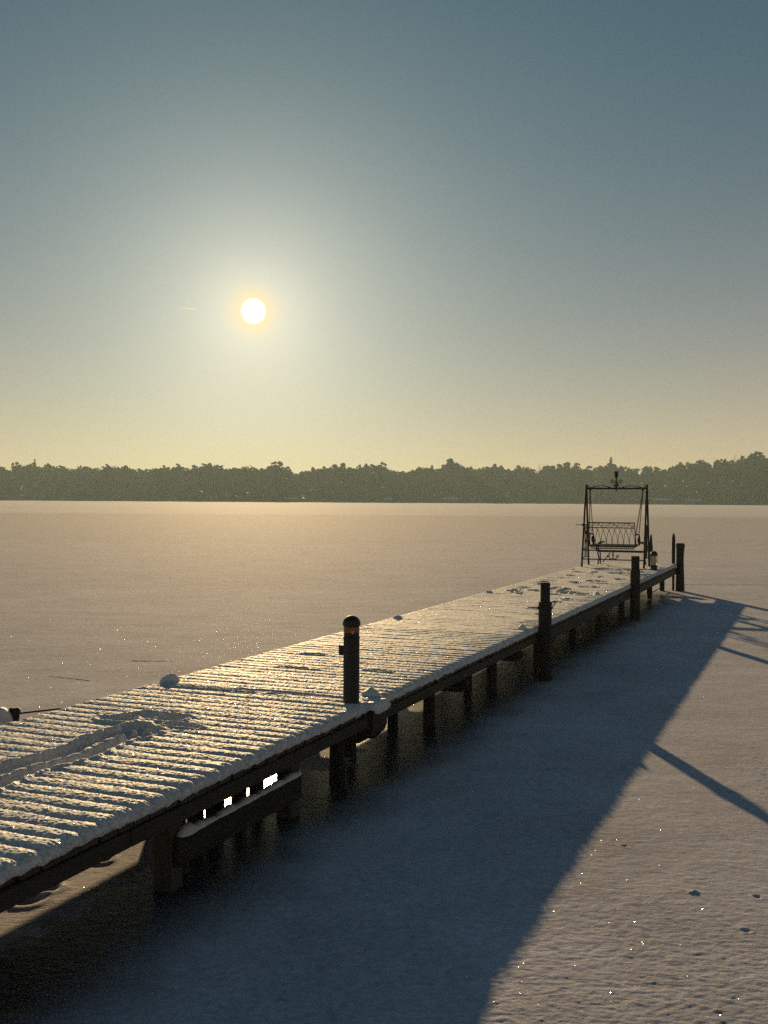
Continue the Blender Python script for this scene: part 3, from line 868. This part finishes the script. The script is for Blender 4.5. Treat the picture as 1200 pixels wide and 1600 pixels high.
# fenders hung at the left edge by the picture's border
t = tag(empty('boat_fender', W(-5.74, 6.36, 0.60)), 'two snow-topped round boat fenders at the left edge of the pier', 'fender')
blob('fender_ball', 0.10, 0.11, 0.165, 21, lump_m, t, (-0.01, -0.10, -0.02), 0.1)
blob('fender_ball', 0.09, 0.10, 0.175, 22, lump_m, t, (-0.10, 0.10, 0.0), 0.1)
MB().lathe([(0.02, 0.0), (0.035, 0.02), (0.04, 0.08), (0.05, 0.13), (0.03, 0.15)], (-0.06, 0.20, 0.0), 12).build('fender_neck', iron_m, t, True)
MB().tube([(-0.05, 0.2, 0.10), (0.02, 0.5, 0.08), (0.10, 0.9, 0.05)], 0.007, 6).build('rope', iron_m, t, True)

# ------------------------------------------------------------------ mooring posts
def mooring(name, x, y, prof, label, seed, wob=0.02):
    t = tag(empty(name, W(x, y, 0)), label, 'mooring post', None)
    MB().lathe(prof, n=18, wob=wob, seed=seed).build('post_shaft', post_m, t, True)
    return t
t = mooring('mooring_post', -3.315, 13.82, [(0.098, -0.05), (0.094, 0.05), (0.09, 0.5), (0.088, 1.03), (0.086, 1.045), (0.066, 1.05), (0.064, 1.29), (0.055, 1.305)], 'thick mooring post with a narrow top and an iron ring, nearest of the three', 1)
MB().box(-0.096, 0.096, -0.096, 0.096, 0.93, 1.0, 0.03).build('collar', post_m, t)
MB().ring((0.11, 0.0, 1.03), 0.026, 0.006, 'y', 14, 6).build('iron_ring', iron_m, t, True)
t = mooring('mooring_post', -3.325, 21.5, [(0.105, -0.05), (0.102, 0.3), (0.1, 0.9), (0.098, 1.0), (0.084, 1.02), (0.086, 1.27), (0.078, 1.29)], 'plain dark mooring post standing in front of the right leg of the swing', 2)
MB().ring((0.105, 0.0, 1.0), 0.03, 0.007, 'y', 14, 6).build('iron_ring', iron_m, t, True)
t = mooring('mooring_post', -3.31, 29.0, [(0.115, -0.05), (0.108, 0.3), (0.098, 0.75), (0.098, 1.0), (0.104, 1.14), (0.106, 1.15), (0.108, 1.25), (0.09, 1.275)], 'crooked mooring post with a ragged flared top at the pier end', 3, 0.045)
MB().lathe([(0.112, 1.15), (0.117, 1.16), (0.117, 1.23), (0.112, 1.24)], n=18, wob=0.02, seed=5).build('band', iron_m, t, True)
t = mooring('ladder_pole', -3.50, 29.12, [(0.03, -0.05), (0.034, 0.5), (0.046, 0.7), (0.047, 1.0), (0.045, 1.38), (0.034, 1.48), (0.012, 1.535)], 'slim dark pole with a tapered tip beside the last mooring post', 4, 0.0)
t['category'] = 'pole'

# ------------------------------------------------------------------ lamps on the deck
t = tag(empty('bollard_lamp', W(-3.545, 7.99, ZB)), 'tall black bollard lamp with domed cap and amber band on the near deck edge', 'lamp', 'bollard lamps on the pier')
MB().lathe([(0.072, 0.0), (0.072, 0.02), (0.067, 0.03), (0.067, 0.595), (0.071, 0.60), (0.071, 0.61), (0.064, 0.615), (0.064, 0.645)], n=28).build('body', lamp_m, t, True)
for k in range(10):
    a = 2 * math.pi * k / 10
    if k % 2 == 0: pass
MB().lathe([(0.062, 0.645), (0.066, 0.65), (0.066, 0.695), (0.062, 0.70)], n=28).build('lens', amber_m, t, True)
MB().lathe([(0.067, 0.70), (0.074, 0.705), (0.074, 0.722)] + [(0.0735 * math.cos(a), 0.722 + 0.066 * math.sin(a)) for a in np.linspace(0.05, 1.5, 9)], n=28).build('cap', lamp_m, t, True)
MB().box(-0.105, -0.055, -0.03, 0.03, 0.455, 0.54, 0.004).build('socket_box', lamp_m, t)
t = tag(empty('bollard_lamp', W(-3.61, 26.2, ZB)), 'short stout bollard lamp with a grey see-through lens near the swing', 'lamp', 'bollard lamps on the pier')
MB().lathe([(0.088, 0.0), (0.088, 0.02), (0.083, 0.03), (0.083, 0.20)], n=24).build('body', lamp_m, t, True)
MB().lathe([(0.080, 0.20), (0.083, 0.205), (0.083, 0.415), (0.080, 0.42)], n=24).build('lens', grey_m, t, True)
MB().lathe([(0.088, 0.42), (0.09, 0.425), (0.09, 0.44)] + [(0.09 * math.cos(a), 0.44 + 0.095 * math.sin(a)) for a in np.linspace(0.05, 1.5, 9)], n=24).build('cap', lamp_m, t, True)

# ------------------------------------------------------------------ the swing
def spiral(c, r_0, turns, start, sgn, plane='y', n=22):
    pts = []
    for i in range(n):
        t = i / (n - 1); rr = r_0 * (1 - 0.8 * t); a = start + sgn * turns * 2 * math.pi * t
        pts.append((c[0] + rr * math.cos(a), c[1], c[2] + rr * math.sin(a)) if plane == 'y' else (c[0], c[1] + rr * math.cos(a), c[2] + rr * math.sin(a)))
    return pts
sw = tag(empty('garden_swing', W(-4.69, 27.12, ZB)), 'ornate black iron garden swing with hanging lattice bench on the pier end', 'swing')
HW, HD, HT = 0.765, 0.46, 2.06
for sx_ in (-1, 1):
    for sy_ in (-1, 1):
        fx = sx_ * (HW + 0.01)
        mb = MB(); mb.tube([(sx_ * (HW - 0.0), sy_ * 0.02, HT + 0.10), (sx_ * HW, sy_ * 0.06, HT - 0.1), (fx, sy_ * HD, 0.0)], [0.023, 0.026, 0.026], 8)
        mb.lathe([(0.03, 0.0), (0.03, 0.03), (0.022, 0.1)], (fx, sy_ * HD, 0), 10)
        mb.build('leg', iron_m, sw, True)
    x = sx_ * HW
    sp = MB()
    def hd(z): return HD + (0.04 - HD) * z / (HT)
    for z in (0.30, 0.52, 1.13):
        sp.tube([(x, -hd(z), z), (x, hd(z), z)], 0.012, 6)
    for yy_ in (-0.11, 0.0, 0.11):
        sp.tube([(x, yy_, 0.30), (x, yy_, 1.13)], 0.008, 6)
    for yy_ in (-0.055, 0.055):
        sp.tube(spiral((x, yy_, 0.70), 0.05, 1.2, 0, 1, 'x'), 0.009, 5)
        sp.tube(spiral((x, yy_, 0.92), 0.05, 1.2, 3, -1, 'x'), 0.009, 5)
    sp.tube(spiral((x - sx_ * 0.045, 0, HT + 0.055), 0.04, 1.1, 1.57, -sx_, 'y'), 0.010, 5)
    sp.build('side_panel', iron_m, sw, True)
MB().tube([(-HW, 0, HT), (HW, 0, HT)], 0.022, 8).build('top_rail', iron_m, sw, True)
mb = MB()
for s in (-1, 1):
    mb.tube([(s * (HW - 0.1) - s * k / 12 * (HW - 0.22), 0, HT + 0.012 + 0.055 * math.sin(math.pi * k / 12)) for k in range(13)], 0.010, 5)
mb.build('top_bow', iron_m, sw, True)
fin = MB().lathe([(0.008, -0.09), (0.016, -0.03), (0.022, 0.0), (0.022, 0.10), (0.026, 0.14), (0.018, 0.20), (0.02, 0.25), (0.036, 0.28), (0.05, 0.34), (0.054, 0.40), (0.05, 0.43), (0.03, 0.435)], (0, 0, HT), 14).build('torch_finial', iron_m, sw, True)
mb = MB()
for s in (-1, 1):
    mb.tube(spiral((s * 0.105, 0, HT + 0.17), 0.055, 1.3, math.pi if s > 0 else 0, -s, 'y'), 0.010, 5)
    mb.tube([(s * 0.02, 0, HT + 0.06), (s * 0.04, 0, HT + 0.11), (s * 0.05, 0, HT + 0.17)], 0.010, 5)
    mb.tube(spiral((s * 0.055, 0, HT + 0.075), 0.03, 1.2, math.pi if s > 0 else 0, s, 'y'), 0.009, 5)
mb.build('scroll', iron_m, fin, True)
for z, rr in ((0.49, 0.016), (0.265, 0.014)):
    MB().tube([(-HW - 0.005, -hd(z), z), (HW + 0.005, -hd(z), z)], rr, 8).build('lower_rail', iron_m, sw, True)
yf = -hd(0.38)
mb = MB().tube([(0, yf, 0.27), (0, yf, 0.48)], 0.009, 6)
mb.lathe([(0.008, 0.32), (0.02, 0.36), (0.016, 0.42), (0.02, 0.44), (0.01, 0.47)], (0, yf, 0), 8)
for s in (-1, 1):
    mb.tube([(0, yf, 0.29)] + [(s * (0.06 + 0.04 * math.cos(a)), yf, 0.34 - 0.055 * math.sin(a)) for a in np.linspace(2.2, 0.3, 8)] + spiral((s * 0.11, yf, 0.345), 0.04, 1.1, 0 if s > 0 else math.pi, s, 'y', 16), 0.010, 5)
mb.build('rail_scroll', iron_m, sw, True)
# hanging bench: it faces the lake, its back towards us
SZ = 0.59; SL, SR = -0.62, 0.52
yb_, yfr = -0.20, 0.26
seat = MB()
seat.tube([(SL, yb_, SZ), (SR, yb_, SZ), (SR, yfr, SZ + 0.03), (SL, yfr, SZ + 0.03), (SL, yb_, SZ)], 0.018, 6).build('seat_frame', iron_m, sw, True)
for k in range(11):
    y = yb_ + 0.04 + (yfr - yb_ - 0.08) * k / 10
    MB().box(SL + 0.012, SR - 0.012, y - 0.012, y + 0.012, SZ + 0.006 + 0.003 * k, SZ + 0.014 + 0.003 * k).build('seat_slat', iron_m, sw)
mb = MB()
for k in range(24):
    x = SL + 0.03 + (SR - SL - 0.06) * k / 23
    mb.tube([(x, yb_, SZ - 0.055), (x, yb_, SZ)], 0.010, 5)
mb.tube([(SL + 0.02, yb_, SZ - 0.055), (SR - 0.02, yb_, SZ - 0.055)], 0.012, 6)
mb.build('seat_skirt', iron_m, sw, True)
def bk(x, z): return (x, yb_ - 0.16 * (z - SZ) / 0.58, z)
ZT, ZM = SZ + 0.60, SZ + 0.475
back = MB().tube([bk(SL, SZ), bk(SL, ZT), bk(SR, ZT), bk(SR + 0.02, SZ)], 0.018, 6)
back.tube([bk(SL, ZM), bk(SR, ZM)], 0.011, 6)
bo = back.build('backrest', iron_m, sw, True)
mb = MB(); na = 8; w = (SR - SL) / na
for k in range(na + 1):
    x = SL + w * k
    for s in (-1, 1):
        xe = x + s * w
        if xe < SL - 1e-6 or xe > SR + 1e-6: continue
        mb.tube([bk(x + s * w * (1 - math.cos(math.pi / 2 * q / 8)), SZ + (ZM - SZ) * math.sin(math.pi / 2 * q / 8)) for q in range(9)], 0.0065, 5)
mb.build('lattice', iron_m, bo, True)
mb = MB(); nv = 6; w = (SR - SL) / nv
for k in range(nv):
    xc = SL + w * (k + 0.5)
    mb.tube([bk(xc - w / 2, ZM)] + [bk(xc - w / 2 + w * q / 8, (ZM + ZT) / 2 + 0.042 * math.sin(2 * math.pi * q / 8 * (1 if k % 2 else -1))) for q in range(1, 8)] + [bk(xc + w / 2, ZT)], 0.0065, 5)
    for s in (-1, 1):
        c_ = bk(xc + s * w * 0.22, (ZM + ZT) / 2 - s * 0.012)
        mb.tube(spiral(c_, 0.026, 1.1, 0, s, 'y', 14), 0.005, 4)
mb.build('vine_scroll', iron_m, bo, True)
for x in (SL - 0.005, SR + 0.025):
    a = MB().tube([(x, yb_ - 0.09, SZ + 0.30), (x, yb_ + 0.1, SZ + 0.31), (x, yfr - 0.04, SZ + 0.30), (x, yfr + 0.03, SZ + 0.25), (x, yfr + 0.01, SZ + 0.19)], 0.02, 8)
    a.tube([(x, yfr, SZ + 0.02), (x, yfr - 0.02, SZ + 0.14), (x, yfr, SZ + 0.24)], [0.018, 0.03, 0.022], 8)
    a.tube(spiral((x, yfr - 0.13, SZ + 0.16), 0.09, 1.4, 0, 1, 'x'), 0.013, 6)
    a.lathe([(0.012, 0), (0.034, 0.03), (0.036, 0.10), (0.022, 0.16), (0.03, 0.2), (0.012, 0.24)], (x, yfr + 0.02, SZ + 0.03), 8)
    a.build('armrest', iron_m, sw, True)
def chain(p, q, name='chain'):
    p, q = Vector(p), Vector(q); L = (q - p).length; nl = int(L / 0.036); t = (q - p).normalized()
    a = t.orthogonal().normalized(); b = t.cross(a); mb = MB()
    for i in range(nl):
        c = p + t * (L * (i + 0.5) / nl); s_ = a if i % 2 else b
        mb.tube([c + t * (0.024 * math.cos(w_)) + s_ * (0.013 * math.sin(w_)) for w_ in [2 * math.pi * k / 8 for k in range(9)]], 0.0055, 4, cap=False)
    return mb.build(name, iron_m, sw, True)
for s, xa in ((-1, SL - 0.005), (1, SR + 0.025)):
    xt = s * (HW - 0.10)
    MB().lathe([(0.006, -0.09), (0.012, -0.075), (0.03, -0.055), (0.034, -0.04), (0.026, -0.018)], (xt, 0, HT), 10).build('hanger', iron_m, sw, True)
    chain((xt, 0, HT - 0.09), (xa, yb_ - 0.09, SZ + 0.31))
    chain((xt, 0, HT - 0.09), (xa, yfr - 0.03, SZ + 0.30))
mb = MB().ring((-HW - 0.03, -0.30, 1.13), 0.02, 0.008, 'y'); mb.tube([(-HW - 0.20, -0.30, 1.125), (-HW + 0.04, -0.30, 1.13)], 0.009, 6)
mb.build('side_handle', iron_m, sw, True)

# bench behind the swing
gb = tag(empty('garden_bench', W(-4.68, 28.0, ZB)), 'low dark backless bench with scrolled iron ends behind the swing', 'bench')
MB().box(-0.62, 0.62, -0.17, -0.06, 0.40, 0.425, 0.004).build('slat', beam_m, gb)
MB().box(-0.62, 0.62, -0.05, 0.06, 0.40, 0.425, 0.004).build('slat', beam_m, gb)
MB().box(-0.62, 0.62, 0.07, 0.18, 0.40, 0.425, 0.004).build('slat', beam_m, gb)
for s in (-1, 1):
    mb = MB()
    x = s * 0.60
    mb.tube([(x, -0.16, 0.39), (x - s * 0.02, -0.1, 0.22), (x, -0.2, 0.03), (x, -0.26, 0.0)], 0.018, 7)
    mb.tube([(x, 0.16, 0.39), (x - s * 0.02, 0.1, 0.22), (x, 0.2, 0.03), (x, 0.26, 0.0)], 0.018, 7)
    mb.tube([(x, -0.12, 0.2), (x, 0.12, 0.2)], 0.012, 6)
    mb.build('bench_end', iron_m, gb, True)
    mb = MB()
    mb.tube([(x - s * 0.12, -0.15, 0.66), (x - s * 0.04, -0.15, 0.65), (x + s * 0.03, -0.14, 0.58), (x + s * 0.05, -0.13, 0.48), (x, -0.12, 0.40)], 0.022, 7)
    mb.tube([(x - s * 0.12, 0.15, 0.66), (x - s * 0.04, 0.15, 0.65), (x + s * 0.03, 0.14, 0.58), (x + s * 0.05, 0.13, 0.48), (x, 0.12, 0.40)], 0.022, 7)
    mb.build('armrest', iron_m, gb, True)
MB().tube([(-0.5, 0, 0.12), (-0.3, 0, 0.38)], 0.012, 6).build('brace', iron_m, gb, True)
# slim post with a bulge, just right of the swing's rear leg
t = tag(empty('bulging_post', W(-3.93, 27.95, ZB)), 'slim dark post with a bulge half way up behind the right leg of the swing', 'post')
MB().lathe([(0.024, 0.0), (0.027, 0.2), (0.032, 0.40), (0.048, 0.46), (0.05, 0.55), (0.04, 0.62), (0.034, 0.72), (0.03, 0.82), (0.018, 0.85)], n=14, wob=0.03, seed=6).build('shaft', post_m, t, True)
MB().lathe([(0.024, 0.85), (0.024, 0.865), (0.01, 0.88)], n=12).build('cap', iron_m, t, True)

# ------------------------------------------------------------------ a short vapour trail beside the sun, nine kilometres out
trail_m, nt, P, OUT = mat('ice_vapour')
nt.nodes.remove(P)
a_ = nt.nodes.new('ShaderNodeBsdfTranslucent'); a_.inputs[0].default_value = (0.9, 0.9, 0.88, 1)
b_ = nt.nodes.new('ShaderNodeBsdfTransparent'); c_ = nt.nodes.new('ShaderNodeMixShader'); c_.inputs[0].default_value = 0.22
nt.links.new(b_.outputs[0], c_.inputs[1]); nt.links.new(a_.outputs[0], c_.inputs[2]); nt.links.new(c_.outputs[0], OUT.inputs['Surface'])
def far_point(px, py, dist):
    d = fw + rt * ((px - 600) / F_PX) + up * ((800 - py) / F_PX)
    return Vector((0, 0, CAM_H)) + d.normalized() * dist
ca = far_point(283, 480.5, 9000); cb = far_point(308, 483.5, 9000)
t = tag(MB().tube([tuple(ca + (cb - ca) * k_ / 8) for k_ in range(9)], [0.6, 2.0, 3.0, 3.8, 4.4, 4.6, 4.2, 3.0, 0.8], 8).build('contrail', trail_m, None, True), 'short thin white vapour trail in the sky left of the sun', 'contrail')

# ------------------------------------------------------------------ air
hz, nt, P, OUT = mat('haze')
nt.nodes.remove(P)
pv_ = nt.nodes.new('ShaderNodeVolumePrincipled')
pv_.inputs['Color'].default_value = (0.67, 0.90, 1.0, 1)
pv_.inputs['Density'].default_value = 0.00034
pv_.inputs['Anisotropy'].default_value = 0.2
nt.links.new(pv_.outputs[0], OUT.inputs['Volume'])
tag(MB().box(-1250, 1250, -450, 1250, -1.7, 43).build('haze', hz), kind='stuff')
